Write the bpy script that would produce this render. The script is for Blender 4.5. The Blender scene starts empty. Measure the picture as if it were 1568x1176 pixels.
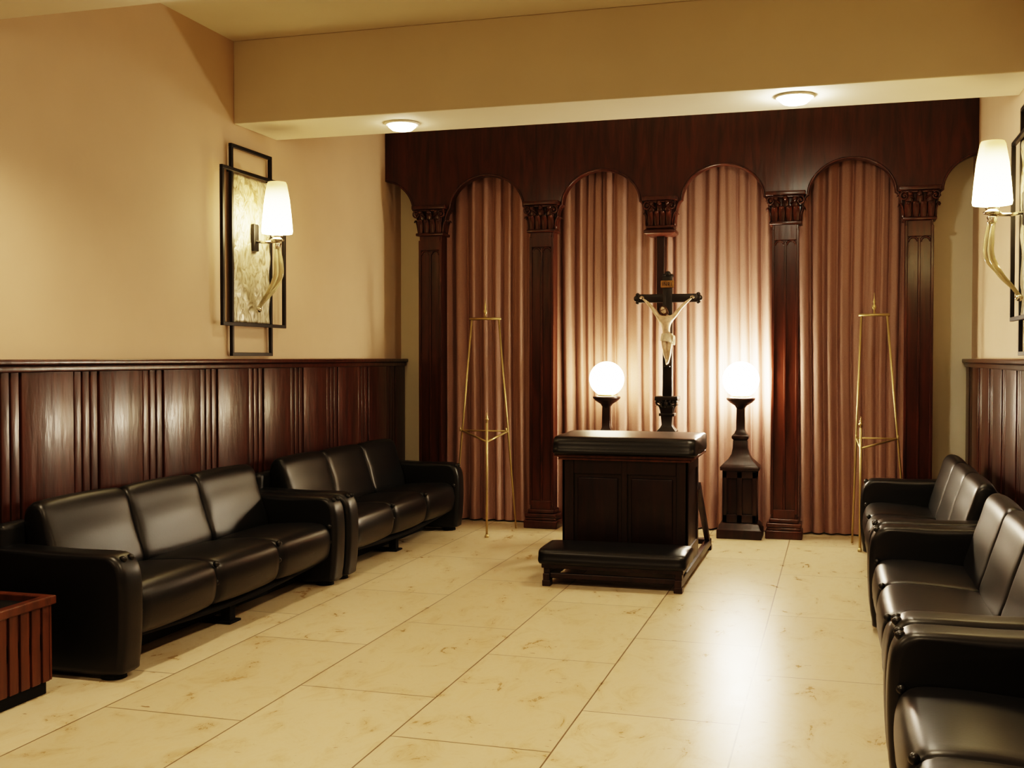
import bpy, bmesh, math, random
from mathutils import Vector, Matrix
random.seed(7)
scn = bpy.context.scene
COL = scn.collection

# ------------------------------------------------------------------ materials
def newmat(name):
    m = bpy.data.materials.new(name); m.use_nodes = True
    nt = m.node_tree
    return m, nt, nt.nodes['Principled BSDF']
def N(nt, t, **kw):
    n = nt.nodes.new(t)
    for k, v in kw.items():
        if k.startswith('i_'):
            n.inputs[k[2:].replace('_', ' ')].default_value = v
        else: setattr(n, k, v)
    return n
def ramp(nt, stops):
    r = nt.nodes.new('ShaderNodeValToRGB')
    el = r.color_ramp.elements
    while len(el) < len(stops): el.new(0.5)
    for e, (p, c) in zip(el, stops):
        e.position = p; e.color = (c[0], c[1], c[2], 1)
    return r
def coords(nt, scale, rot=(0,0,0), loc=(0,0,0)):
    tc = nt.nodes.new('ShaderNodeTexCoord'); mp = nt.nodes.new('ShaderNodeMapping')
    mp.inputs['Scale'].default_value = scale; mp.inputs['Rotation'].default_value = rot
    mp.inputs['Location'].default_value = loc
    nt.links.new(tc.outputs['Object'], mp.inputs['Vector'])
    return mp
def bump(nt, bsdf, src, strength, dist=0.01):
    b = nt.nodes.new('ShaderNodeBump'); b.inputs['Strength'].default_value = strength
    b.inputs['Distance'].default_value = dist
    nt.links.new(src, b.inputs['Height']); nt.links.new(b.outputs['Normal'], bsdf.inputs['Normal'])
    return b
def simple(name, col, rough=0.5, metal=0.0, var=0.12, nscale=8, bstr=0.0, coat=0.0, stretch=(1,1,1), bdist=0.01, spec=0.5):
    m, nt, b = newmat(name)
    mp = coords(nt, stretch)
    n = N(nt, 'ShaderNodeTexNoise', i_Scale=nscale, i_Detail=5.0)
    nt.links.new(mp.outputs[0], n.inputs['Vector'])
    c0 = [max(0, c*(1-var)) for c in col]; c1 = [min(1, c*(1+var)) for c in col]
    r = ramp(nt, [(0.3, c0), (0.7, c1)])
    nt.links.new(n.outputs['Fac'], r.inputs[0]); nt.links.new(r.outputs[0], b.inputs['Base Color'])
    b.inputs['Roughness'].default_value = rough; b.inputs['Metallic'].default_value = metal
    b.inputs['Coat Weight'].default_value = coat; b.inputs['Coat Roughness'].default_value = 0.12
    b.inputs['Specular IOR Level'].default_value = spec
    if bstr: bump(nt, b, n.outputs['Fac'], bstr, bdist)
    return m
def wood(name, c0, c1, stretch=(9,9,0.9), rough=0.3, coat=0.5, bstr=0.25, bdist=0.004):
    m, nt, b = newmat(name)
    mp = coords(nt, stretch)
    n = N(nt, 'ShaderNodeTexNoise', i_Scale=2.2, i_Detail=8.0, i_Roughness=0.6, i_Distortion=0.6)
    nt.links.new(mp.outputs[0], n.inputs['Vector'])
    r = ramp(nt, [(0.3, c0), (0.72, c1)])
    nt.links.new(n.outputs['Fac'], r.inputs[0]); nt.links.new(r.outputs[0], b.inputs['Base Color'])
    b.inputs['Roughness'].default_value = rough
    b.inputs['Specular IOR Level'].default_value = 0.3
    b.inputs['Coat Weight'].default_value = coat; b.inputs['Coat Roughness'].default_value = 0.2
    mp2 = coords(nt, (6,6,1.3))
    n2 = N(nt, 'ShaderNodeTexNoise', i_Scale=2.0, i_Detail=4.0)
    nt.links.new(mp2.outputs[0], n2.inputs['Vector'])
    bp = bump(nt, b, n2.outputs['Fac'], bstr, bdist*3)
    nt.links.new(bp.outputs['Normal'], b.inputs['Coat Normal'])
    return m
def emis(name, col, s, grad=None, col2=None):
    m, nt, b = newmat(name)
    b.inputs['Base Color'].default_value = (*col, 1)
    b.inputs['Emission Color'].default_value = (*col, 1)
    mr = N(nt, 'ShaderNodeMapRange')
    if grad:   # frosted shade: brightest next to the bulb, dimmer and more amber toward the top
        z0, z1, s0, s1 = grad
        mp = coords(nt, (1,1,1)); sp = N(nt, 'ShaderNodeSeparateXYZ'); nt.links.new(mp.outputs[0], sp.inputs[0])
        mr.inputs['From Min'].default_value = z0; mr.inputs['From Max'].default_value = z1
        mr.inputs['To Min'].default_value = 0; mr.inputs['To Max'].default_value = 1
        nt.links.new(sp.outputs[2], mr.inputs[0])
        r = ramp(nt, [(0.0, col), (1.0, col2)])
        nt.links.new(mr.outputs[0], r.inputs[0]); nt.links.new(r.outputs[0], b.inputs['Emission Color'])
        mr2 = N(nt, 'ShaderNodeMapRange', interpolation_type='SMOOTHSTEP')
        mr2.inputs['From Min'].default_value = 0.15; mr2.inputs['From Max'].default_value = 0.95
        mr2.inputs['To Min'].default_value = s0; mr2.inputs['To Max'].default_value = s1
        nt.links.new(mr.outputs[0], mr2.inputs[0]); mr = mr2
    else:
        lw = N(nt, 'ShaderNodeTexNoise', i_Scale=6.0)
        mr.inputs['To Min'].default_value = s*0.9; mr.inputs['To Max'].default_value = s*1.1
        nt.links.new(lw.outputs['Fac'], mr.inputs[0])
    nt.links.new(mr.outputs[0], b.inputs['Emission Strength'])
    return m

M_wall   = simple('paint_tan', (0.54,0.405,0.28), 0.75, var=0.03, nscale=3, bstr=0.05)
M_cream  = simple('paint_cream', (0.64,0.58,0.455), 0.8, var=0.03, nscale=2, bstr=0.04)
M_wood   = wood('mahogany', (0.020,0.0058,0.0032), (0.070,0.018,0.008), coat=0.22)
M_wains  = wood('mahogany_panel', (0.020,0.0058,0.0034), (0.066,0.0175,0.0085), rough=0.36, coat=0.32, bstr=0.3, bdist=0.006)
M_woodk  = wood('dark_walnut', (0.008,0.0035,0.0025), (0.025,0.008,0.0045), rough=0.4, coat=0.15)
M_woodbox= wood('oak_red', (0.045,0.014,0.007), (0.11,0.034,0.013), rough=0.4, coat=0.2)
M_leather= simple('black_leather', (0.0035,0.0032,0.003), 0.37, var=0.2, nscale=90, bstr=0.15, bdist=0.002, spec=0.36)
M_blackm = simple('black_iron', (0.012,0.010,0.009), 0.45, metal=0.4, var=0.2)
M_black  = simple('black_base', (0.004,0.0035,0.003), 0.7, var=0.2, spec=0.2)
M_brass  = simple('brass', (0.42,0.32,0.15), 0.42, metal=0.8, var=0.08)
M_ivory  = simple('ivory', (0.62,0.46,0.32), 0.5, var=0.2, nscale=40, bstr=0.1, bdist=0.002)
M_hair   = simple('carved_hair', (0.10,0.05,0.025), 0.6, var=0.4, nscale=160, bstr=0.5, bdist=0.002)
M_cloth  = simple('loincloth', (0.62,0.52,0.38), 0.6, var=0.15, nscale=60)
M_gold   = simple('old_gilt', (0.30,0.17,0.06), 0.45, metal=0.6, var=0.25, nscale=30)
M_crossw = simple('ebony', (0.008,0.005,0.004), 0.35, var=0.3, nscale=14, coat=0.2)
M_chrome = simple('polished_nickel', (0.75,0.70,0.6), 0.12, metal=1.0, var=0.05)
M_shade  = emis('lit_glass_shade', (1.0,0.80,0.42), 9, grad=(2.37,2.73,34,1.3), col2=(1.0,0.66,0.22))
M_globeL = emis('lit_globe', (1.0,0.78,0.46), 38)
M_globeR = emis('lit_globe_bright', (1.0,0.84,0.60), 200)
M_dl     = emis('downlight_lens', (1.0,0.85,0.58), 50)
M_dlB    = emis('downlight_lens_bright', (1.0,0.88,0.66), 420)
M_ring   = simple('downlight_trim', (0.8,0.75,0.65), 0.4, var=0.02)

M_glass, nt, b = newmat('amber_glass')
b.inputs['Base Color'].default_value = (0.8,0.74,0.55,1); b.inputs['Roughness'].default_value = 0.08
b.inputs['Transmission Weight'].default_value = 0.75
M_plate, nt, b = newmat('rippled_glass_plate')
mp = coords(nt, (1,3.0,2.0)); v = N(nt,'ShaderNodeTexNoise', i_Scale=4.5, i_Detail=3.0, i_Distortion=2.2)
nt.links.new(mp.outputs[0], v.inputs['Vector'])
r = ramp(nt, [(0.35,(0.26,0.22,0.14)),(0.5,(0.48,0.43,0.31)),(0.65,(0.62,0.57,0.45))])
nt.links.new(v.outputs['Fac'], r.inputs[0]); nt.links.new(r.outputs[0], b.inputs['Base Color'])
b.inputs['Metallic'].default_value = 0.15; b.inputs['Roughness'].default_value = 0.25
bump(nt, b, v.outputs['Fac'], 0.6, 0.02)
# curtain
M_curt, nt, b = newmat('curtain_fabric')
mp = coords(nt, (60,60,60)); n = N(nt,'ShaderNodeTexNoise', i_Scale=3.0, i_Detail=3.0)
nt.links.new(mp.outputs[0], n.inputs['Vector'])
r = ramp(nt, [(0.3,(0.26,0.148,0.115)),(0.7,(0.32,0.190,0.150))])
nt.links.new(n.outputs['Fac'], r.inputs[0]); nt.links.new(r.outputs[0], b.inputs['Base Color'])
b.inputs['Roughness'].default_value = 0.7
# travertine
M_floor, nt, b = newmat('travertine_tiles')
mp = coords(nt, (1,1,1), rot=(0,0,math.pi/2), loc=(0.25,-0.28+0.66*10,0))
br = N(nt,'ShaderNodeTexBrick'); br.offset = 0.41; br.offset_frequency = 2; br.squash = 1.0
br.inputs['Scale'].default_value = 1.0; br.inputs['Mortar Size'].default_value = 0.004
br.inputs['Mortar Smooth'].default_value = 0.3; br.inputs['Brick Width'].default_value = 1.28
br.inputs['Row Height'].default_value = 0.66; br.inputs['Bias'].default_value = 0.0
br.inputs['Color1'].default_value = (0.62,0.525,0.36,1); br.inputs['Color2'].default_value = (0.53,0.44,0.29,1)
br.inputs['Mortar'].default_value = (0.16,0.11,0.06,1)
nt.links.new(mp.outputs[0], br.inputs['Vector'])
mp2 = coords(nt, (1.5,0.9,1)); n1 = N(nt,'ShaderNodeTexNoise', i_Scale=4.2, i_Detail=10.0, i_Roughness=0.72, i_Distortion=0.7)
nt.links.new(mp2.outputs[0], n1.inputs['Vector'])
rv = ramp(nt, [(0.34,(0.74,0.62,0.46)),(0.46,(0.95,0.92,0.86)),(0.52,(1,1,1)),(0.70,(0.97,0.90,0.78))])
nt.links.new(n1.outputs['Fac'], rv.inputs[0])
mx = N(nt,'ShaderNodeMixRGB', blend_type='MULTIPLY'); mx.inputs[0].default_value = 0.85
nt.links.new(br.outputs['Color'], mx.inputs[1]); nt.links.new(rv.outputs[0], mx.inputs[2])
mp3 = coords(nt, (9,20,1)); n3 = N(nt,'ShaderNodeTexNoise', i_Scale=1.3, i_Detail=5.0, i_Roughness=0.65)
nt.links.new(mp3.outputs[0], n3.inputs['Vector'])
rp = ramp(nt, [(0.0,(0.22,0.14,0.07)),(0.315,(0.42,0.29,0.16)),(0.34,(1,1,1))])
nt.links.new(n3.outputs['Fac'], rp.inputs[0])
mx2 = N(nt,'ShaderNodeMixRGB', blend_type='MULTIPLY'); mx2.inputs[0].default_value = 0.85
nt.links.new(mx.outputs[0], mx2.inputs[1]); nt.links.new(rp.outputs[0], mx2.inputs[2])
nt.links.new(mx2.outputs[0], b.inputs['Base Color'])
rr = N(nt,'ShaderNodeMapRange'); rr.inputs['To Min'].default_value = 0.20; rr.inputs['To Max'].default_value = 0.40
nt.links.new(n1.outputs['Fac'], rr.inputs[0]); nt.links.new(rr.outputs[0], b.inputs['Roughness'])
bump(nt, b, n1.outputs['Fac'], 0.12, 0.004)

# ------------------------------------------------------------------ mesh helpers
def empty(name, loc=(0,0,0), rz=0):
    e = bpy.data.objects.new(name, None); e.location = loc; e.rotation_euler = (0,0,rz)
    e.empty_display_size = 0.2; COL.objects.link(e); return e
def mkobj(name, bm, mat, parent=None, smooth=False, bevel=0, seg=3, subs=0, loc=None):
    bmesh.ops.recalc_face_normals(bm, faces=bm.faces)
    me = bpy.data.meshes.new(name); bm.to_mesh(me); bm.free()
    if smooth:
        for p in me.polygons: p.use_smooth = True
    ob = bpy.data.objects.new(name, me)
    if isinstance(mat, (list,tuple)):
        for m in mat: me.materials.append(m)
    else: me.materials.append(mat)
    COL.objects.link(ob)
    if parent: ob.parent = parent
    if loc: ob.location = loc
    if bevel:
        md = ob.modifiers.new('bev','BEVEL'); md.width = bevel; md.segments = seg; md.limit_method='ANGLE'; md.angle_limit=math.radians(40)
        for p in me.polygons: p.use_smooth = seg > 2
    if subs:
        md = ob.modifiers.new('sub','SUBSURF'); md.levels = subs; md.render_levels = subs
    return ob
def bm_box(bm, x, y, z):
    vs = [bm.verts.new((a,b_,c)) for a in x for b_ in y for c in z]
    for f in ((0,1,3,2),(4,6,7,5),(0,4,5,1),(2,3,7,6),(0,2,6,4),(1,5,7,3)):
        bm.faces.new([vs[i] for i in f])
def box(name, x, y, z, mat, parent=None, bevel=0, seg=2):
    bm = bmesh.new(); bm_box(bm, x, y, z); return mkobj(name, bm, mat, parent, bevel=bevel, seg=seg)
def boxes(name, lst, mat, parent=None, bevel=0, seg=2):
    bm = bmesh.new()
    for (x,y,z) in lst: bm_box(bm, x, y, z)
    return mkobj(name, bm, mat, parent, bevel=bevel, seg=seg)
def lathe(name, prof, mat, parent=None, c=(0,0,0), segs=32, smooth=True, rot=0.0, k=1.0, ky=1.0, bevel=0):
    bm = bmesh.new(); rings = []
    for (r, z) in prof:
        rings.append([bm.verts.new((c[0]+k*max(r,1e-4)*math.cos(rot+2*math.pi*i/segs), c[1]+ky*k*max(r,1e-4)*math.sin(rot+2*math.pi*i/segs), c[2]+z)) for i in range(segs)])
    for a, b_ in zip(rings, rings[1:]):
        for i in range(segs):
            bm.faces.new((a[i], a[(i+1)%segs], b_[(i+1)%segs], b_[i]))
    bm.faces.new(rings[0]); bm.faces.new(rings[-1])
    return mkobj(name, bm, mat, parent, smooth=smooth, bevel=bevel)
def square(name, prof, mat, parent=None, c=(0,0,0), ky=1.0, bevel=0.003):
    return lathe(name, prof, mat, parent, c, segs=4, smooth=False, rot=math.pi/4, k=math.sqrt(2), ky=ky, bevel=bevel)
def catmull(pts, n=6, vals=None):
    P = [Vector(p) for p in pts]; out = []; ov = []
    for i in range(len(P)-1):
        p0 = P[max(i-1,0)]; p1 = P[i]; p2 = P[i+1]; p3 = P[min(i+2,len(P)-1)]
        for j in range(n):
            t = j/n
            out.append(0.5*((2*p1)+(-p0+p2)*t+(2*p0-5*p1+4*p2-p3)*t*t+(-p0+3*p1-3*p2+p3)*t**3))
            if vals: ov.append(vals[i]*(1-t)+vals[i+1]*t)
    out.append(P[-1]); 
    if vals: ov.append(vals[-1]); return out, ov
    return out
def bm_sweep(bm, pts, radii, segs=10, flat=1.0, closed=False, up=None):
    pts = [Vector(p) for p in pts]; n = len(pts)
    if not isinstance(radii, (list,tuple)): radii = [radii]*n
    t0 = (pts[1]-pts[0]).normalized()
    ref = Vector(up) if up else (Vector((0,0,1)) if abs(t0.z) < 0.9 else Vector((1,0,0)))
    nrm = (ref - t0*ref.dot(t0)).normalized(); rings = []
    for i, p in enumerate(pts):
        if closed: t = pts[(i+1)%n]-pts[i-1]
        elif i == 0: t = pts[1]-pts[0]
        elif i == n-1: t = pts[-1]-pts[-2]
        else: t = pts[i+1]-pts[i-1]
        t.normalize(); nrm = (nrm - t*nrm.dot(t)).normalized(); bi = t.cross(nrm)
        rings.append([bm.verts.new(p + radii[i]*(math.cos(a)*nrm*flat + math.sin(a)*bi)) for a in [2*math.pi*k/segs for k in range(segs)]])
    m = n if closed else n-1
    for i in range(m):
        a = rings[i]; b_ = rings[(i+1)%n]
        for k in range(segs):
            bm.faces.new((a[k], a[(k+1)%segs], b_[(k+1)%segs], b_[k]))
    if not closed:
        bm.faces.new(rings[0]); bm.faces.new(rings[-1])
def sweep(name, pts, radii, mat, parent=None, segs=10, flat=1.0, closed=False, up=None):
    bm = bmesh.new(); bm_sweep(bm, pts, radii, segs, flat, closed, up)
    return mkobj(name, bm, mat, parent, smooth=True)
def bm_ball(bm, c, r, sc=(1,1,1), seg=16):
    M = Matrix.Translation(c) @ Matrix.Diagonal((r*sc[0], r*sc[1], r*sc[2], 1))
    bmesh.ops.create_uvsphere(bm, u_segments=seg, v_segments=seg//2+2, radius=1, matrix=M)
def ball(name, c, r, mat, parent=None, sc=(1,1,1), seg=32):
    bm = bmesh.new(); bm_ball(bm, c, r, sc, seg); return mkobj(name, bm, mat, parent, smooth=True)

# ------------------------------------------------------------------ room
XL, XR, YB, YF, H = -4.0, 1.05, 9.92, -1.6, 3.67
BZ = 3.105
box('floor', (XL-0.1,XR+0.1), (YF-0.1,YB+0.1), (-0.1,0), M_floor)
box('ceiling', (XL-0.1,XR+0.1), (YF-0.1,YB+0.1), (H,H+0.1), M_cream)
box('wall_left', (XL-0.1,XL), (YF-0.1,YB+0.1), (0,H), M_wall)
box('wall_right', (XR,XR+0.1), (YF-0.1,YB+0.1), (0,H), M_wall)
box('wall_back', (XL,XR), (YB,YB+0.1), (0,H), M_cream)
box('wall_front', (XL,XR), (YF-0.1,YF), (0,H), M_wall)
box('ceiling_beam', (XL,XR), (6.87,7.47), (BZ,H), M_cream, bevel=0.006)
box('ceiling_beam', (XL,XR), (3.85,4.45), (BZ,H), M_cream, bevel=0.006)
box('ceiling_beam', (XL,XR), (0.85,1.45), (BZ,H), M_cream, bevel=0.006)

def wainscot(side):
    e = empty('wainscot_panelling')
    def bx(d0, d1, y, z):
        return ((XL+d0, XL+d1) if side<0 else (XR-d1, XR-d0), y, z)
    L = [bx(0, 0.022, (YF,YB), (0,1.455))]
    y = 5.13-0.62*12-0.0
    while y < YB-0.02:
        for w in (0.058,0.058,0.058,0.40):
            y0, y1 = max(y,YF+0.01), min(y+w, YB-0.01)
            if y1 > y0 + 0.01:
                d = 0.042 if w > 0.1 else 0.036
                L.append(bx(0.020, d, (y0,y1), (0.13,1.43)))
            y += w + 0.0115
    boxes('planks', L, M_wains, e, bevel=0.005, seg=3)
    boxes('cap_rail', [bx(0,0.075,(YF,YB),(1.462,1.492)), bx(0,0.055,(YF,YB),(1.425,1.462))], M_wood, e, bevel=0.008, seg=3)
    boxes('skirting', [bx(0,0.05,(YF,YB),(0.0,0.12))], M_wood, e, bevel=0.006)
wainscot(-1); wainscot(1)

# ------------------------------------------------------------------ arcade
arc = empty('carved_wood_arcade')
cols = [-3.55,-2.51,-1.47,-0.43,0.61]
SP, MID, TOP, HW, HM_ = 2.63, 2.84, 3.12, 0.388, 0.335
FY0, FY1 = 9.54, 9.62
centers = [-4.07,-3.03,-1.99,-0.95,0.09,1.13]
def arch_curve(off=0.0):
    R_ = []
    for k in range(21):
        th = math.pi/2*(1-k/20)
        R_.append(((HM_+off)*math.cos(th), MID+(TOP+off-MID)*math.sin(th)**1.05 if th>1e-6 else MID))
    for k in range(1,9):
        ph = math.pi/2*k/8
        R_.append((HM_+off+(HW-HM_)*math.sin(ph), SP+(MID-SP)*math.cos(ph)))
    L_ = [(-x,z) for x,z in reversed(R_)]
    return L_[:-1]+R_
prof = []
for c in centers:
    for (x,z) in arch_curve(): prof.append((c+x, z))
P2 = []
for i,(x,z) in enumerate(prof):
    if XL < x < XR: P2.append((x,z))
def interp_edge(xe):
    for (a,b_) in zip(prof, prof[1:]):
        if (a[0]-xe)*(b_[0]-xe) <= 0 and a[0]!=b_[0]:
            t = (xe-a[0])/(b_[0]-a[0]); return (xe, a[1]+(b_[1]-a[1])*t)
P2 = [interp_edge(XL)] + P2 + [interp_edge(XR)]
bm = bmesh.new()
rows = [[bm.verts.new((x, yy, z)) for (x,z) in P2] for yy in (FY0, FY1)]
tops = [[bm.verts.new((x, yy, H)) for (x,z) in P2] for yy in (FY0, FY1)]
for i in range(len(P2)-1):
    bm.faces.new((rows[0][i],rows[0][i+1],tops[0][i+1],tops[0][i]))
    bm.faces.new((rows[1][i],rows[1][i+1],tops[1][i+1],tops[1][i]))
    bm.faces.new((rows[0][i],rows[0][i+1],rows[1][i+1],rows[1][i]))
mkobj('header_board', bm, M_wood, arc)
bm = bmesh.new()
for c in centers:
    pts = [(c+x,FY0-0.002,z) for (x,z) in arch_curve(0.010) if XL+0.01 < c+x < XR-0.01]
    if len(pts) > 4: bm_sweep(bm, pts, 0.010, 8, up=(0,1,0))
mkobj('arch_mouldings', bm, M_wood, arc, smooth=True)
boxes('frieze_moulding', [((XL,XR),(FY0-0.05,FY0),(3.60,3.665))], M_wood, arc, bevel=0.006)
def leaf(bm, cx, cy, z0, h, w, ang, out=0.05):
    dx, dy = math.sin(ang), -math.cos(ang)
    pts = [(cx,cy,z0),(cx+dx*0.006,cy+dy*0.006,z0+h*0.45),(cx+dx*0.016,cy+dy*0.016,z0+h*0.8),(cx+dx*out*0.8,cy+dy*out*0.8,z0+h),(cx+dx*out*1.15,cy+dy*out*1.15,z0+h*0.86)]
    p, v = catmull(pts, 4, [w*0.7,w,w*0.95,w*0.7,w*0.25])
    bm_sweep(bm, p, v, 8, flat=0.35, up=(dx,dy,0.01))
def capital(cx, cy, z0, w, d, h, parent, nm, mat):
    bm = bmesh.new()
    bm_box(bm,(cx-w-0.015,cx+w+0.015),(cy-d-0.015,cy+d+0.015),(z0,z0+0.025))
    bm_box(bm,(cx-w+0.005,cx+w-0.005),(cy-d+0.005,cy+d-0.005),(z0+0.025,z0+h-0.03))
    bm_box(bm,(cx-w-0.045,cx+w+0.045),(cy-d-0.045,cy+d+0.045),(z0+h-0.035,z0+h))
    bm_box(bm,(cx-w-0.03,cx+w+0.03),(cy-d-0.03,cy+d+0.03),(z0+h-0.055,z0+h-0.035))
    mkobj(nm+'_block', bm, mat, parent, bevel=0.006, seg=3)
    bm = bmesh.new()
    n = 4
    for i in range(n):
        leaf(bm, cx-w+2*w*(i+0.5)/n, cy-d, z0+0.02, h*0.45, w*0.27, 0, 0.045)
    for i in range(3):
        leaf(bm, cx-w*0.66+w*0.66*i, cy-d, z0+h*0.3, h*0.5, w*0.27, 0, 0.055)
    for s in (-1,1):
        for i in range(3):
            leaf(bm, cx+s*w, cy-d*0.6+d*0.6*i, z0+0.02, h*0.45, w*0.25, s*math.pi/2, 0.04)
        leaf(bm, cx+s*w, cy, z0+h*0.3, h*0.5, w*0.25, s*math.pi/2, 0.045)
        pts = [(cx+s*(w*0.35+ (w*0.0)), cy-d-0.02, z0+h*0.62)]
        for k in range(22):
            a = k/21*2*math.pi*1.4; rr = 0.036*(1-k/24)
            pts.append((cx+s*(w+0.002+ rr*math.sin(a)), cy-d-0.03, z0+h*0.70+rr*math.cos(a)))
        bm_sweep(bm, pts, 0.008, 6)
        bm_ball(bm,(cx+s*(w+0.002),cy-d-0.03,z0+h*0.70),0.012, seg=10)
    bm_ball(bm,(cx,cy-d-0.035,z0+h-0.06),0.022, seg=10)
    mkobj(nm+'_acanthus', bm, mat, parent, smooth=True)
for i, cx in enumerate(cols):
    cy = 9.58
    nm = 'column_%d' % (i+1)
    if i == 2:
        capital(cx, cy, 2.60, 0.10, 0.085, 0.27, arc, nm+'_pendant', M_wood)
        square(nm+'_bracket', [(0.10,0),(0.135,0.02),(0.135,0.045),(0.11,0.06)], M_wood, arc, c=(cx,cy,2.54), ky=0.8)
        box(nm+'_dark_strip', (cx-0.035,cx+0.035), (cy-0.02,cy+0.02), (1.9,2.55), M_woodk, arc, bevel=0.008)  # thin dark strip below the bracket, ball at its lower end
        ball(nm+'_strip_ball', (cx,cy,1.88), 0.04, M_woodk, arc)
        continue
    L = [((cx-0.105,cx+0.105),(cy-0.065,cy+0.09),(0.14,2.61))]
    for s in (-1,1):
        L.append(((cx+s*0.098-0.012,cx+s*0.098+0.012),(cy-0.080,cy-0.06),(0.20,2.56)))
    L.append(((cx-0.010,cx+0.010),(cy-0.078,cy-0.06),(0.20,2.46)))
    L += [((cx-0.09,cx+0.09),(cy-0.080,cy-0.06),(2.47,2.60)),((cx-0.09,cx+0.09),(cy-0.080,cy-0.06),(0.14,0.24))]
    boxes(nm+'_shaft', L, M_wood, arc, bevel=0.005)
    bm = bmesh.new()
    for s in (-1,1): 
        pts=[(cx+s*0.047+0.036*math.cos(a), cy-0.070, 2.43+0.036*math.sin(a)) for a in [math.pi*k/10 for k in range(11)]]
        bm_sweep(bm, pts, 0.009, 6)
    mkobj(nm+'_flutes', bm, M_wood, arc, smooth=True)
    boxes(nm+'_base', [((cx-0.15,cx+0.15),(cy-0.125,cy+0.11),(0,0.07)),((cx-0.137,cx+0.137),(cy-0.112,cy+0.1),(0.07,0.095)),
        ((cx-0.142,cx+0.142),(cy-0.117,cy+0.1),(0.095,0.13)),((cx-0.12,cx+0.12),(cy-0.095,cy+0.1),(0.13,0.165))], M_wood, arc, bevel=0.009, seg=3)
    capital(cx, cy, 2.60, 0.115, 0.085, 0.27, arc, nm+'_capital', M_wood)

# ------------------------------------------------------------------ curtains
cur = empty('pleated_curtain')
def curtain(nm, x0, x1, seed, ph, yo=0.0):
    rnd = random.Random(seed)
    n = int((x1-x0)/0.008); nz = 14
    bm = bmesh.new(); grid = []
    phase = 0; phs = []
    f = 0.09
    for i in range(n+1):
        if i % 11 == 0: ft = rnd.uniform(0.06,0.17)
        f += (ft-f)*0.15
        phase += 2*math.pi*0.008/f; phs.append(phase)
    amp = [0.030+0.012*math.sin(i*0.05+ph) for i in range(n+1)]
    for j in range(nz+1):
        t = j/nz; z = 0.015 + (3.45-0.015)*t; row = []
        for i in range(n+1):
            xx = x0+(x1-x0)*i/n
            a = amp[i]*(1.15-0.35*t)
            p = phs[i] + 0.35*math.sin(t*3+xx*3)
            yy = 9.785 + yo + a*math.sin(p) + 0.006*math.sin(2.3*p+t*2)
            xx += 0.010*math.cos(p)*(1-0.5*t) + 0.008*math.sin(t*5+i*0.03)
            row.append(bm.verts.new((xx,yy,z)))
        grid.append(row)
    for j in range(nz):
        for i in range(n):
            bm.faces.new((grid[j][i],grid[j][i+1],grid[j+1][i+1],grid[j+1][i]))
    ob = mkobj(nm, bm, M_curt, cur, smooth=True)
xs = [-3.56,-2.5,-1.99,-1.46,-0.95,-0.42,0.62]
for i in range(6): curtain('drape_%d'%(i+1), xs[i]-(0.03 if i else -0.01), xs[i+1]+(0.03 if i<5 else -0.01), 11+i, i*1.3, 0.035 if i%2 else 0.0)
box('curtain_rail', (-3.6,0.66), (9.77,9.81), (3.46,3.50), M_brass, cur)

# ------------------------------------------------------------------ sofas
def cushion(nm, x0, x1, prof, parent, puff=0.02, n=14):
    P = [Vector((0,p[0],p[1])) for p in prof]; m = len(P); Q = []; 
    for i in range(m):
        p0,p1,p2,p3 = P[i-1],P[i],P[(i+1)%m],P[(i+2)%m]
        for j in range(4):
            t=j/4
            Q.append(0.5*((2*p1)+(-p0+p2)*t+(2*p0-5*p1+4*p2-p3)*t*t+(-p0+3*p1-3*p2+p3)*t**3))
    cy = sum(q.y for q in Q)/len(Q); cz = sum(q.z for q in Q)/len(Q)
    bm = bmesh.new(); rings = []; w = x1-x0
    for i in range(n+1):
        s = -math.cos(math.pi*i/n)
        e = abs(s)
        xx = x0 + w*(s+1)/2
        edge = (1-e)*w/2
        r = 0.03
        ins = 0.0 if edge > r else r-math.sqrt(max(0,r*r-(r-edge)**2))
        pf = puff*(1-e**2.5)
        ring = []
        for q in Q:
            d = Vector((0,q.y-cy,q.z-cz)); L = d.length or 1
            d = d*((L-ins+pf*0.6)/L)
            ring.append(bm.verts.new((xx, cy+d.y, cz+d.z)))
        rings.append(ring)
    k = len(Q)
    for a,b_ in zip(rings, rings[1:]):
        for i in range(k): bm.faces.new((a[i],a[(i+1)%k],b_[(i+1)%k],b_[i]))
    bm.faces.new(rings[0]); bm.faces.new(rings[-1])
    return mkobj(nm, bm, M_leather, parent, smooth=True)
def arm(nm, x0, x1, parent):
    prof = [(0.06,0.032),(0.015,0.08),(0.0,0.25),(0.0,0.42),(0.015,0.52),(0.06,0.575),(0.14,0.585),(0.35,0.582),(0.60,0.59),(0.72,0.59),(0.765,0.56),(0.77,0.4),(0.77,0.1),(0.74,0.032),(0.4,0.028)]
    return cushion(nm, x0, x1, prof, parent, puff=0.012, n=16)
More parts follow.
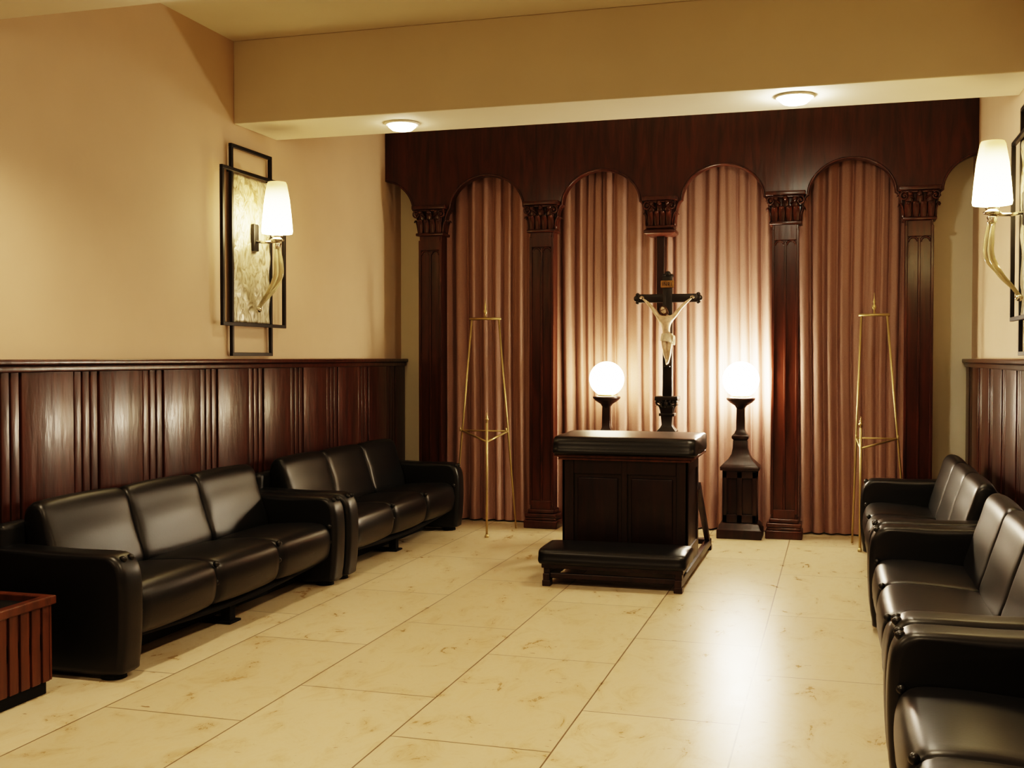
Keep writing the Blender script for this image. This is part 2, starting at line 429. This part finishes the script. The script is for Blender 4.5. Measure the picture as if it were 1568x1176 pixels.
def sofa(loc, rz, L=2.4):
    s = empty('black_leather_sofa', loc, rz)
    aw = 0.17
    arm('arm_1', 0, aw, s); arm('arm_2', L-aw, L, s)
    w = (L-2*aw)/3
    for i in range(3):
        a, b_ = aw+i*w+0.002, aw+(i+1)*w-0.002
        cushion('seat_cushion_%d'%(i+1), a, b_, [(0.04,0.20),(0.018,0.27),(0.02,0.34),(0.045,0.395),(0.11,0.42),(0.30,0.415),(0.52,0.39),(0.56,0.32),(0.52,0.22),(0.28,0.19),(0.10,0.175)], s, puff=0.022)
        cushion('back_cushion_%d'%(i+1), a, b_, [(0.47,0.40),(0.50,0.52),(0.545,0.66),(0.575,0.755),(0.615,0.79),(0.665,0.775),(0.69,0.71),(0.67,0.55),(0.64,0.40),(0.55,0.36)], s, puff=0.022)
        sweep('seam_%d'%(i+1), catmull([(a+0.02,0.028,0.285),((a+b_)/2,0.006,0.275),(b_-0.02,0.028,0.285)],5), 0.004, M_leather, s, segs=6)
    bm = bmesh.new()
    for i in range(4):
        for dz in (0.40,0.30):
            xx = aw+i*w; xx = min(max(xx,aw+0.01),L-aw-0.01)
            bm_ball(bm,(xx,0.035,dz),0.017,seg=10)
    for xx in (aw*0.5-0.03,aw*0.5+0.03,L-aw*0.5-0.03,L-aw*0.5+0.03):
        bm_ball(bm,(xx,0.035,0.565),0.02,(0.8,1,0.8),seg=10)
    mkobj('sheen_knots', bm, M_leather, s, smooth=True)  # small leather balls added to mimic the sheen on cushion and arm corners
    box('back_panel', (0.03,L-0.03), (0.68,0.765), (0.06,0.70), M_leather, s, bevel=0.03, seg=4)
    bm = bmesh.new()
    pts = catmull([(aw,0.12,0.17),(L*0.3,0.11,0.145),(L*0.5,0.105,0.135),(L*0.7,0.11,0.145),(L-aw,0.12,0.17)],6)
    bm_sweep(bm, pts, 0.03, 8, flat=0.7)
    mkobj('front_rail', bm, M_black, s, smooth=True)
    boxes('frame_rails_and_shade_panel', [((aw-0.01,L-aw+0.01),(0.14,0.70),(0.15,0.23)),((aw-0.01,L-aw+0.01),(0.30,0.33),(0.012,0.16))], M_black, s)  # rails, plus a black upright panel added to keep the underside in shade
    bm = bmesh.new()
    for xx in (aw/2, L-aw/2):
        for yy in (0.11,0.68):
            bmesh.ops.create_cone(bm, cap_ends=True, segments=20, radius1=0.06, radius2=0.055, depth=0.034, matrix=Matrix.Translation((xx,yy,0.018)))
    mkobj('feet', bm, M_black, s)
    boxes('centre_leg', [((L/2-0.03,L/2+0.03),(0.14,0.20),(0.012,0.17)),((L/2-0.06,L/2+0.06),(0.12,0.68),(0.001,0.015))], M_black, s, bevel=0.005)
    return s
h90 = math.pi/2
sofa((-3.15,4.40,0), h90, 2.42)
sofa((-3.15,6.87,0), h90, 2.40)
sofa((0.17,8.95,0), -h90, 2.40)
sofa((0.17,6.50,0), -h90, 2.38)
sofa((0.17,4.08,0), -h90, 2.38)

# ------------------------------------------------------------------ corner box table
t = empty('wooden_planter_box', (-3.93,3.50,0))
W, D_, Z = 0.56, 0.70, 0.44
boxes('plinth', [((0.02,W-0.02),(0.02,D_-0.02),(0,0.06))], M_black, t, bevel=0.004)
L = [((0.01,W-0.012),(0.01,D_-0.012),(0.06,0.28))]
k = 0; y = 0.0
for w_ in (0.06,0.06,0.10,0.06,0.10,0.06,0.06,0.06,0.05):
    L.append(((W-0.014,W),(y+0.004,min(y+w_,D_)-0.004),(0.06,Z-0.04))); y += w_+0.009
x = 0.0
while x < W-0.05:
    L.append(((x+0.004,x+0.066),(D_-0.014,D_),(0.06,Z-0.04))); L.append(((x+0.004,x+0.066),(0,0.014),(0.06,Z-0.04))); x += 0.07
L += [((0,0.02),(0,D_),(0.06,Z-0.03)),((W-0.03,W-0.012),(0.01,D_-0.01),(0.2,Z-0.03)),((0.01,W-0.01),(D_-0.03,D_-0.012),(0.2,Z-0.03)),((0.01,W-0.01),(0.012,0.03),(0.2,Z-0.03))]
boxes('slatted_sides', L, M_woodbox, t, bevel=0.003)
boxes('rim', [((-0.01,W+0.015),(-0.01,0.035),(Z-0.04,Z)),((-0.01,W+0.015),(D_-0.035,D_+0.01),(Z-0.04,Z)),((-0.01,0.035),(0.03,D_-0.03),(Z-0.04,Z)),((W-0.035,W+0.015),(0.03,D_-0.03),(Z-0.04,Z))], M_woodbox, t, bevel=0.006)
boxes('tray', [((0.035,W-0.035),(0.035,D_-0.035),(0.28,Z-0.03))], M_black, t)

# ------------------------------------------------------------------ wall sconces
def sconce(side, yc):
    e = empty('wall_sconce', (XL if side<0 else XR, yc, 0))
    sx = 1 if side<0 else -1
    def X(a,b_): return (sx*a, sx*b_) if sx>0 else (sx*b_, sx*a)
    r = 0.012; L = []
    def rect(y0,y1,z0,z1,d):
        x0,x1 = d-r,d+r
        L.append((X(x0,x1),(y0-r,y1+r),(z1-r,z1+r))); L.append((X(x0,x1),(y0-r,y1+r),(z0-r,z0+r)))
        L.append((X(x0,x1),(y0-r,y0+r),(z0+r,z1-r))); L.append((X(x0,x1),(y1-r,y1+r),(z0+r,z1-r)))
    rect(-0.43,0.43,1.73,2.775,0.055)
    rect(-0.27,0.27,1.525,2.945,0.030)
    for (yy,zz) in ((-0.27,1.73),(0.27,1.73),(-0.27,2.775),(0.27,2.775)):
        L.append((X(0.0,0.045),(yy-r*0.8,yy+r*0.8),(zz-r*0.8,zz+r*0.8)))
    boxes('iron_frame', L, M_blackm, e, bevel=0.002)
    bm = bmesh.new(); g=[]
    for j in range(61):
        row=[]
        for i in range(31):
            yy=-0.255+0.51*i/30; zz=1.745+1.015*j/60
            d=0.030+0.008*math.sin(yy*17+3*math.sin(zz*7))*math.sin(zz*11+2*math.sin(yy*13))
            row.append(bm.verts.new((sx*d,yy,zz)))
        g.append(row)
    for j in range(60):
        for i in range(30): bm.faces.new((g[j][i],g[j][i+1],g[j+1][i+1],g[j+1][i]))
    p = mkobj('rippled_plate', bm, M_plate, e, smooth=True)
    md = p.modifiers.new('s','SOLIDIFY'); md.thickness = 0.006; md.offset = 0
    ox, oy = 0.22, 0.02
    boxes('backplate', [(X(0.035,0.06),(oy-0.035,oy+0.035),(2.25,2.44))], M_blackm, e, bevel=0.006)
    sweep('arm', [(sx*0.05,oy,2.32),(sx*0.12,oy,2.31),(sx*ox,oy,2.315)], 0.010, M_chrome, e)
    lathe('shade', [(0.045,0.0),(0.104,0.004),(0.108,0.02),(0.100,0.12),(0.088,0.24),(0.070,0.345),(0.062,0.362),(0.03,0.366)], M_shade, e, c=(sx*ox,oy,2.365), segs=32)
    lathe('bobeche', [(0.015,0),(0.045,0.008),(0.05,0.018),(0.03,0.028),(0.04,0.04),(0.035,0.052)], M_chrome, e, c=(sx*ox,oy,2.31), segs=28)
    lathe('collar', [(0.02,0),(0.028,0.01),(0.022,0.02),(0.03,0.035),(0.02,0.045)], M_chrome, e, c=(sx*ox,oy,2.262), segs=24)
    bm = bmesh.new()
    for (dy,dx,k) in ((0.0,0.015,1.0),(0.035,-0.01,0.93),(-0.03,-0.005,0.85)):
        pts = [(sx*(ox+dx),oy+dy*0.3,2.265),(sx*(ox+dx+0.012),oy+dy,2.17),(sx*(ox+0.01+dx),oy+dy*1.2,2.07),(sx*(ox-0.05),oy+dy*0.9,1.97),(sx*(ox-0.11),oy+dy*0.5,1.90),(sx*(0.07),oy+dy*0.2,1.83+0.03*(1-k)*5)]
        p,v = catmull(pts, 6, [0.009,0.017,0.018,0.014,0.010,0.006])
        bm_sweep(bm, p, v, 10)
    mkobj('glass_horn_stems', bm, M_glass, e, smooth=True)
    lathe('stem_boss', [(0.008,-0.02),(0.02,-0.01),(0.024,0.0),(0.02,0.01),(0.008,0.02)], M_chrome, e, c=(sx*0.075,oy,1.84), segs=16)
    return e
sconce(-1, 7.05); sconce(1, 6.86)

# ------------------------------------------------------------------ globe lamps on carved stands
def globe_lamp(x, y, mat):
    e = empty('globe_lamp_on_stand', (x,y,0))
    square('plinth', [(0.183,0),(0.183,0.075),(0.172,0.085),(0.165,0.115),(0.15,0.13)], M_woodk, e, ky=0.78, bevel=0.005)
    L = [((-0.125,0.125),(-0.085,0.085),(0.13,0.56))]
    for (a,b_) in ((-0.14,-0.10),(-0.025,0.025),(0.10,0.14)):
        L.append(((a,b_),(-0.105,0.105),(0.13,0.56)))
    L += [((-0.14,0.14),(-0.105,0.105),(0.13,0.20)),((-0.14,0.14),(-0.105,0.105),(0.50,0.565))]
    boxes('body', L, M_woodk, e, bevel=0.006, seg=3)
    square('shoulder', [(0.158,0.565),(0.160,0.595),(0.135,0.62),(0.095,0.66),(0.072,0.70),(0.062,0.75),(0.06,0.81),(0.05,0.825)], M_woodk, e, ky=0.75, bevel=0.004)
    square('collar', [(0.055,0.815),(0.07,0.83),(0.07,0.85),(0.05,0.87),(0.036,0.90),(0.033,1.08),(0.045,1.10)], M_woodk, e, ky=0.9, bevel=0.003)
    lathe('cup', [(0.03,1.07),(0.05,1.10),(0.09,1.125),(0.118,1.15),(0.12,1.165),(0.085,1.172)], M_woodk, e)
    lathe('gallery', [(0.06,1.165),(0.075,1.17),(0.075,1.185),(0.06,1.19)], M_brass, e)
    ball('globe', (0,0,1.318), 0.150, mat, e, seg=48)
    return e
globe_lamp(-1.925, 9.50, M_globeL)
globe_lamp(-0.785, 9.50, M_globeR)

# ------------------------------------------------------------------ crucifix
cx = empty('standing_crucifix', (-1.355,9.20,0))
square('stand_base', [(0.15,0),(0.15,0.05),(0.13,0.06),(0.12,0.10),(0.07,0.13)], M_crossw, cx)
square('stand_post', [(0.05,0.12),(0.045,0.5),(0.04,0.86),(0.06,0.875),(0.085,0.89)], M_crossw, cx)
square('pedestal_block', [(0.075,0.885),(0.08,0.90),(0.055,0.925),(0.042,0.95),(0.05,1.05),(0.058,1.10)], M_crossw, cx)
capital(0,0,1.02,0.05,0.04,0.165,cx,'carved_cap',M_crossw)
boxes('cross', [((-0.040,0.040),(-0.018,0.018),(1.18,2.17)),((-0.245,0.245),(-0.0175,0.0175),(1.955,2.025))], M_crossw, cx, bevel=0.006, seg=3)
bm = bmesh.new()
for (a,b_,dx,dz) in ((-0.25,1.99,-1,0),(0.25,1.99,1,0),(0,2.18,0,1)):
    bm_ball(bm,(a+dx*0.008,0,b_+dz*0.008),0.026,(1,0.5,1),14)
    bm_ball(bm,(a+dz*0.030,0,b_+abs(dx)*0.030-dz*0.008),0.018,(1,0.55,1),12)
    bm_ball(bm,(a-dz*0.030,0,b_-abs(dx)*0.030-dz*0.008),0.018,(1,0.55,1),12)
mkobj('trefoil_ends', bm, M_crossw, cx, smooth=True)
box('titulus', (-0.055,0.055), (-0.030,-0.018), (2.075,2.135), M_gold, cx, bevel=0.006)
bm = bmesh.new()
def stroke(a, b_): bm_sweep(bm, [(a[0],-0.031,a[1]),(b_[0],-0.031,b_[1])], 0.0022, 6)
for x0 in (-0.036,0.034): stroke((x0,2.09),(x0,2.12))
stroke((-0.024,2.09),(-0.024,2.12)); stroke((-0.008,2.09),(-0.008,2.12)); stroke((-0.024,2.12),(-0.008,2.09))
stroke((0.006,2.09),(0.006,2.12)); stroke((0.006,2.12),(0.018,2.117)); stroke((0.018,2.117),(0.018,2.106)); stroke((0.018,2.106),(0.006,2.104)); stroke((0.010,2.104),(0.021,2.09))
mkobj('titulus_letters', bm, M_crossw, cx, smooth=True)

fy = -0.050
J = {
 'pelvis':((0.002,fy,1.668),0.042,0.032),
 'waist':((-0.004,fy-0.006,1.712),0.037,0.028),
 'chest':((-0.006,fy-0.014,1.770),0.054,0.036),
 'upch':((-0.006,fy-0.012,1.808),0.056,0.034),
 'neck':((-0.008,fy-0.018,1.842),0.018,0.018),
 'head0':((-0.016,fy-0.026,1.862),0.017,0.018),
 'shL':((-0.060,fy-0.008,1.828),0.025,0.024),
 'shR':((0.052,fy-0.008,1.828),0.025,0.024),
 'uaL':((-0.090,fy-0.004,1.870),0.020,0.019),
 'uaR':((0.082,fy-0.004,1.870),0.020,0.019),
 'elL':((-0.122,fy+0.002,1.912),0.0145,0.0145),
 'elR':((0.116,fy+0.002,1.912),0.0145,0.0145),
 'faL':((-0.150,fy+0.006,1.943),0.0155,0.0145),
 'faR':((0.146,fy+0.006,1.943),0.0155,0.0145),
 'wrL':((-0.187,fy+0.014,1.976),0.0095,0.009),
 'wrR':((0.184,fy+0.014,1.976),0.0095,0.009),
 'paL':((-0.203,fy+0.018,1.988),0.0125,0.006),
 'paR':((0.200,fy+0.018,1.988),0.0125,0.006),
 'hpL':((-0.020,fy-0.002,1.648),0.029,0.029),
 'hpR':((0.024,fy-0.002,1.648),0.029,0.029),
 'thL':((-0.019,fy-0.018,1.610),0.026,0.026),
 'thR':((0.027,fy-0.016,1.610),0.026,0.026),
 'knL':((-0.010,fy-0.036,1.568),0.019,0.020),
 'knR':((0.025,fy-0.034,1.570),0.019,0.020),
 'caL':((-0.010,fy-0.018,1.535),0.019,0.020),
 'caR':((0.021,fy-0.012,1.537),0.019,0.020),
 'anL':((-0.001,fy-0.004,1.486),0.0115,0.012),
 'anR':((0.014,fy-0.001,1.492),0.0115,0.012),
 'ftL':((0.001,fy-0.016,1.462),0.012,0.009),
 'ftR':((0.011,fy-0.009,1.466),0.012,0.009),
 'toL':((0.003,fy-0.022,1.442),0.011,0.006),
 'toR':((0.009,fy-0.014,1.448),0.011,0.006)}
E = [('pelvis','waist'),('waist','chest'),('chest','upch'),('upch','neck'),('neck','head0'),('upch','shL'),('upch','shR'),
 ('shL','uaL'),('uaL','elL'),('elL','faL'),('faL','wrL'),('wrL','paL'),('shR','uaR'),('uaR','elR'),('elR','faR'),('faR','wrR'),('wrR','paR'),
 ('pelvis','hpL'),('pelvis','hpR'),('hpL','thL'),('thL','knL'),('knL','caL'),('caL','anL'),('anL','ftL'),('ftL','toL'),
 ('hpR','thR'),('thR','knR'),('knR','caR'),('caR','anR'),('anR','ftR'),('ftR','toR')]
names = list(J)
S = 10.0
me = bpy.data.meshes.new('corpus_body')
me.from_pydata([tuple(c*S for c in J[n][0]) for n in names], [(names.index(a),names.index(b_)) for a,b_ in E], [])
body = bpy.data.objects.new('corpus_body', me); COL.objects.link(body)
sk = body.modifiers.new('skin','SKIN'); sk.use_smooth_shade = True; sk.branch_smoothing = 0.5
for i,n in enumerate(names):
    me.skin_vertices[0].data[i].radius = (J[n][1]*S, J[n][2]*S)
me.skin_vertices[0].data[0].use_root = True
sb = body.modifiers.new('sub','SUBSURF'); sb.levels = 2; sb.render_levels = 2
dg = bpy.context.evaluated_depsgraph_get(); dg.update()
ev = body.evaluated_get(dg); nm_ = bpy.data.meshes.new_from_object(ev)
bpy.data.objects.remove(body)
nm_.transform(Matrix.Scale(1/S,4))
nm_.materials.clear(); nm_.materials.append(M_ivory)
for p in nm_.polygons: p.use_smooth = True
body = bpy.data.objects.new('corpus_body', nm_); COL.objects.link(body); body.parent = cx
bm = bmesh.new(); hc = Vector((-0.022,fy-0.034,1.888))
bmesh.ops.create_uvsphere(bm, u_segments=32, v_segments=24, radius=1)
for v in bm.verts:
    x,y,z = v.co
    w = 1.0 - 0.22*max(0,-z)
    px,py,pz = x*0.0235*w, y*0.0275, z*0.0325
    if y < 0:
        nose = math.exp(-(x/0.16)**2)*math.exp(-((z+0.08)/0.22)**2); py -= 0.0070*nose
        for s in (-1,1): py += 0.0038*math.exp(-((x-s*0.36)/0.17)**2-((z-0.10)/0.13)**2)
        py -= 0.0022*math.exp(-((z-0.28)/0.10)**2)*math.exp(-(x/0.6)**2)
        py -= 0.0022*math.exp(-(x/0.28)**2-((z+0.42)/0.07)**2)
        py += 0.0020*math.exp(-(x/0.25)**2-((z+0.50)/0.04)**2)
    v.co = (px,py,pz)
R = Matrix.Rotation(math.radians(22),4,'Y').inverted() @ Matrix.Rotation(math.radians(24),4,'X')
bm.transform(Matrix.Translation(hc) @ R)
mkobj('corpus_head', bm, M_ivory, cx, smooth=True)
HM = Matrix.Translation(hc) @ R
bm = bmesh.new()
for i in range(26):
    a = math.radians(-112 + 224*i/25) + math.pi/2
    x0, y0 = 0.0235*math.cos(a), 0.0272*math.sin(a)
    pts = [HM@Vector((x0*0.2,y0*0.2+0.004,0.034)), HM@Vector((x0*0.85,y0*0.85+0.003,0.022)), HM@Vector((x0*1.10,y0*1.10+0.002,0.0)), HM@Vector((x0*1.16,y0*1.08+0.004,-0.022)), HM@Vector((x0*1.12,y0*0.98+0.003,-0.042))]
    p,v = catmull(pts,4,[0.004,0.0055,0.0055,0.005,0.002]); bm_sweep(bm,p,v,6)
for i in range(9):
    a = -1+2*i/8
    pts = [HM@Vector((a*0.016,-0.019+abs(a)*0.010,-0.021)),HM@Vector((a*0.013,-0.023+abs(a)*0.010,-0.029)),HM@Vector((a*0.006,-0.023+abs(a)*0.006,-0.042))]
    p,v = catmull(pts,3,[0.0025,0.0038,0.0012]); bm_sweep(bm,p,v,6)
mkobj('corpus_hair_and_beard', bm, M_hair, cx, smooth=True)
bm = bmesh.new()
for q in range(2):
    pts = []
    for k in range(40):
        a = 2*math.pi*k/40
        pts.append(HM@Vector((0.0275*math.cos(a),0.0315*math.sin(a),0.016+0.0025*math.sin(5*a+q*3))))
    bm_sweep(bm,pts,0.0018,6,closed=True)
mkobj('crown_of_thorns', bm, M_hair, cx, smooth=True)
bm = bmesh.new()
for s,(hx) in ((-1,-0.203),(1,0.200)):
    base = Vector((hx,fy+0.016,1.988)); d = Vector((s*0.75,0,0.66)).normalized(); pp = Vector((-d.z*s,0,d.x*s))
    for k,(o,ln) in enumerate(((-0.0085,0.017),(-0.0030,0.020),(0.0025,0.019),(0.0078,0.015))):
        p0 = base+d*0.006+pp*o
        bm_sweep(bm,[p0,p0+d*ln*0.5+pp*o*0.3+Vector((0,-0.002,0)),p0+d*ln*0.85+pp*o*0.4+Vector((0,-0.008,0)),p0+d*ln*0.85+pp*o*0.3+Vector((0,-0.013,0))],[0.0028,0.0026,0.0022,0.0014],6)
    p0 = base-d*0.004+pp*0.008
    bm_sweep(bm,[p0,p0+pp*0.007+d*0.006+Vector((0,-0.004,0)),p0+pp*0.006+d*0.013+Vector((0,-0.008,0))],[0.0032,0.0027,0.0016],6)
mkobj('corpus_fingers', bm, M_ivory, cx, smooth=True)
bm = bmesh.new()
for c_ in ((-0.203,fy+0.004,1.988),(0.200,fy+0.004,1.988),(0.004,fy-0.028,1.464)): bm_ball(bm,c_,0.004,seg=8)
mkobj('nails', bm, M_crossw, cx, smooth=True)
bm = bmesh.new(); g=[]
for j in range(9):
    t_=j/8; row=[]
    for i in range(48):
        a=2*math.pi*i/48
        fr = 1+0.05*math.sin(9*a+5*t_)
        rx=(0.044+0.007*t_)*fr; ry=(0.034+0.008*t_)*fr
        z=1.700-0.072*t_-0.012*t_*math.cos(a-0.6)
        row.append(bm.verts.new((0.002+rx*math.cos(a), fy-0.004-0.007*t_+ry*math.sin(a), z)))
    g.append(row)
for j in range(8):
    for i in range(48): bm.faces.new((g[j][i],g[j][(i+1)%48],g[j+1][(i+1)%48],g[j+1][i]))
for q in range(4):
    p,v = catmull([(0.042,fy-0.02,1.690),(0.054+0.003*q,fy-0.024+0.006*q,1.675),(0.050+0.005*q,fy-0.02+0.004*q,1.64),(0.054+0.004*q,fy-0.016+0.004*q,1.605)],4,[0.006,0.007,0.006,0.003]); bm_sweep(bm,p,v,6)
bm_ball(bm,(0.044,fy-0.024,1.69),0.010,seg=10)
mkobj('loincloth', bm, M_cloth, cx, smooth=True)
box('foot_rest', (-0.018,0.028), (fy-0.016,-0.016), (1.423,1.434), M_crossw, cx, bevel=0.003)

# ------------------------------------------------------------------ kneeler (prie-dieu)
k = empty('prie_dieu_kneeler', (-1.405,7.08,0))
hw = 0.455
L = []
for s in (-1,1):
    a,b_ = sorted((s*hw, s*(hw-0.045)))
    L.append(((a,b_),(0.0,1.75),(0.035,0.085)))
    for yy in (0.0,1.68): L.append(((a-0.005,b_+0.005),(yy,yy+0.07),(0.0,0.04)))
    L.append(((a,b_),(0.02,0.09),(0.08,0.13)))
L.append(((-hw+0.04,hw-0.04),(0.03,0.06),(0.05,0.085)))
L.append(((-hw,hw),(1.66,1.74),(0.05,0.09)))
boxes('base_frame', L, M_woodk, k, bevel=0.005)
bm = bmesh.new()
for s in (-1,1):
    xm = s*(hw-0.022)
    for (A,B) in (((1.70,0.09),(1.05,0.55)),):
        (y0,z0),(y1,z1)=A,B
        vs=[bm.verts.new((xm+dx,yy,zz)) for dx in (-0.018,0.018) for (yy,zz) in ((y0,z0-0.01),(y0-0.07,z0-0.01),(y1-0.05,z1),(y1-0.0,z1+0.05))]
        for f in ((0,1,2,3),(4,5,6,7),(0,1,5,4),(1,2,6,5),(2,3,7,6),(3,0,4,7)): bm.faces.new([vs[i] for i in f])
mkobj('side_braces', bm, M_woodk, k)
box('knee_board', (-hw-0.01,hw+0.01), (0.0,0.36), (0.12,0.15), M_woodk, k, bevel=0.004)
cushion('knee_pad', -hw-0.03, hw+0.03, [(-0.02,0.15),(-0.03,0.20),(-0.01,0.24),(0.10,0.255),(0.28,0.255),(0.37,0.245),(0.39,0.20),(0.37,0.15),(0.18,0.145)], k, puff=0.01)
y0, y1 = 0.46, 1.05
boxes('cabinet', [((-hw+0.03,hw-0.03),(y0+0.02,y1),(0.085,0.80))], M_woodk, k, bevel=0.004)
L = []
for (a,b_) in ((-hw+0.02,-hw+0.10),(-0.02,0.02),(hw-0.10,hw-0.02)): L.append(((a,b_),(y0,y0+0.03),(0.085,0.80)))
for (a,b_) in ((0.085,0.20),(0.70,0.80)): L.append(((-hw+0.10,hw-0.10),(y0+0.002,y0+0.03),(a,b_)))
for s in (-1,1):
    a,b_ = sorted((s*(hw-0.02), s*(hw-0.04)))
    for (p,q) in ((y0,y0+0.07),(y1-0.07,y1)): L.append(((a,b_),(p,q),(0.085,0.80)))
    for (p,q) in ((0.085,0.20),(0.72,0.80)): L.append(((a,b_),(y0+0.07,y1-0.07),(p,q)))
boxes('stiles_and_rails', L, M_woodk, k, bevel=0.004)
L = []
for s in (-1,1):
    a,b_ = sorted((s*0.045, s*(hw-0.125)))
    L.append(((a,b_),(y0+0.008,y0+0.028),(0.225,0.675)))
boxes('raised_panels', L, M_woodk, k, bevel=0.008, seg=3)
boxes('top_moulding', [((-hw-0.005,hw+0.005),(y0-0.03,y1+0.02),(0.795,0.815)),((-hw-0.03,hw+0.03),(y0-0.05,y1+0.04),(0.815,0.835))], M_woodbox, k, bevel=0.006)
cushion('arm_pad', -hw-0.035, hw+0.035, [(y0-0.06,0.835),(y0-0.075,0.89),(y0-0.05,0.945),(y0+0.05,0.96),(y0+0.4,0.968),(y1+0.02,0.955),(y1+0.045,0.90),(y1+0.03,0.84),(0.75,0.832)], k, puff=0.008)

# ------------------------------------------------------------------ brass easels
def easel(topx, topy, lx, rx, fy_, px, py):
    e = empty('brass_easel', (0,0,0)); mx = (topx[0]+topx[1])/2
    def at(x0, x1, z, zt=1.84):
        t = z/zt; return (x1+(x0-x1)*t, fy_+(topy-fy_)*t, z)
    bm = bmesh.new()
    r = 0.0088
    bm_sweep(bm,[at(topx[0],lx,1.84),at(topx[0],lx,0.0085)],r,8)
    bm_sweep(bm,[at(topx[1],rx,1.84),at(topx[1],rx,0.0085)],r,8)
    bm_sweep(bm,[(topx[0]-0.02,topy,1.84),(topx[1]+0.02,topy,1.84)],r*1.3,8)
    bm_sweep(bm,[at(topx[0],lx,0.86),(px,py,0.80)],r,8); bm_sweep(bm,[at(topx[1],rx,0.86),(px,py,0.80)],r,8)
    bm_sweep(bm,[at(topx[0],lx,0.86),at(topx[1],rx,0.86)],r*0.8,8)
    bm_sweep(bm,[(px,py,0.96),(px,py,0.0085)],r*1.1,8)
    for (x0,x1) in ((topx[0],lx),(topx[1],rx)):
        a = Vector(at(x0,x1,0.86)); bm_sweep(bm,[a,a+Vector((0,-0.05,0)),a+Vector((0,-0.06,0.03))],r*0.8,8)
    mkobj('tubular_frame', bm, M_brass, e, smooth=True)
    fin = [(0.004,0),(0.010,0.01),(0.005,0.03),(0.016,0.05),(0.017,0.065),(0.006,0.08),(0.011,0.10),(0.004,0.125),(0.002,0.17)]
    lathe('top_finial', fin, M_brass, e, c=(mx,topy,1.845), segs=16)
    lathe('ledge_finial', [(a,b_*0.55) for a,b_ in fin], M_brass, e, c=(px,py,0.955), segs=16)
    lathe('foot_cap', [(0.016,0),(0.018,0.01),(0.012,0.03)], M_brass, e, c=(px,py,0.001), segs=16)
    return e
easel((-3.085,-2.84), 9.30, -3.28, -2.705, 9.38, -2.81, 8.86)
easel((0.168,0.362), 9.30, 0.11, 0.53, 9.38, 0.165, 9.02)

# ------------------------------------------------------------------ downlights
LC = (1.0, 0.775, 0.50)
def downlight(x, y, p, ang=150, mat=M_dl):
    e = empty('recessed_downlight', (x,y,BZ))
    lathe('trim_ring', [(0.095,-0.001),(0.12,-0.002),(0.122,-0.008),(0.112,-0.014),(0.095,-0.012)], M_ring, e, segs=40)
    lathe('lens', [(0.02,-0.006),(0.096,-0.010),(0.094,-0.024),(0.07,-0.045),(0.02,-0.056)], mat, e, segs=40)
    l = bpy.data.lights.new('beam','SPOT'); l.energy = p; l.color = LC; l.spot_size = math.radians(ang); l.spot_blend = 0.7
    l.shadow_soft_size = 0.05
    o = bpy.data.objects.new('beam', l); o.location = (0,0,-0.11); o.parent = e; COL.objects.link(o)
downlight(-2.88, 7.17, 20)
downlight(-0.27, 7.10, 50, mat=M_dlB)
downlight(-2.88, 4.15, 140, ang=145)
downlight(-0.27, 4.15, 200)
downlight(-2.88, 1.15, 120)
downlight(-0.27, 1.15, 170)

w = bpy.data.worlds.new('world'); scn.world = w; w.use_nodes = True
w.node_tree.nodes['Background'].inputs[0].default_value = (0.5,0.38,0.22,1)
w.node_tree.nodes['Background'].inputs[1].default_value = 0.3

# ------------------------------------------------------------------ camera
cam = bpy.data.cameras.new('camera'); co = bpy.data.objects.new('camera', cam); COL.objects.link(co)
co.location = (0,0,1.5); co.rotation_euler = (math.radians(90-1.34), 0, math.radians(16.3))
cam.sensor_width = 36; cam.lens = 39.3; cam.clip_start = 0.05
scn.camera = co
scn.view_settings.view_transform = 'Filmic'
scn.view_settings.look = 'High Contrast'
scn.view_settings.exposure = -0.1
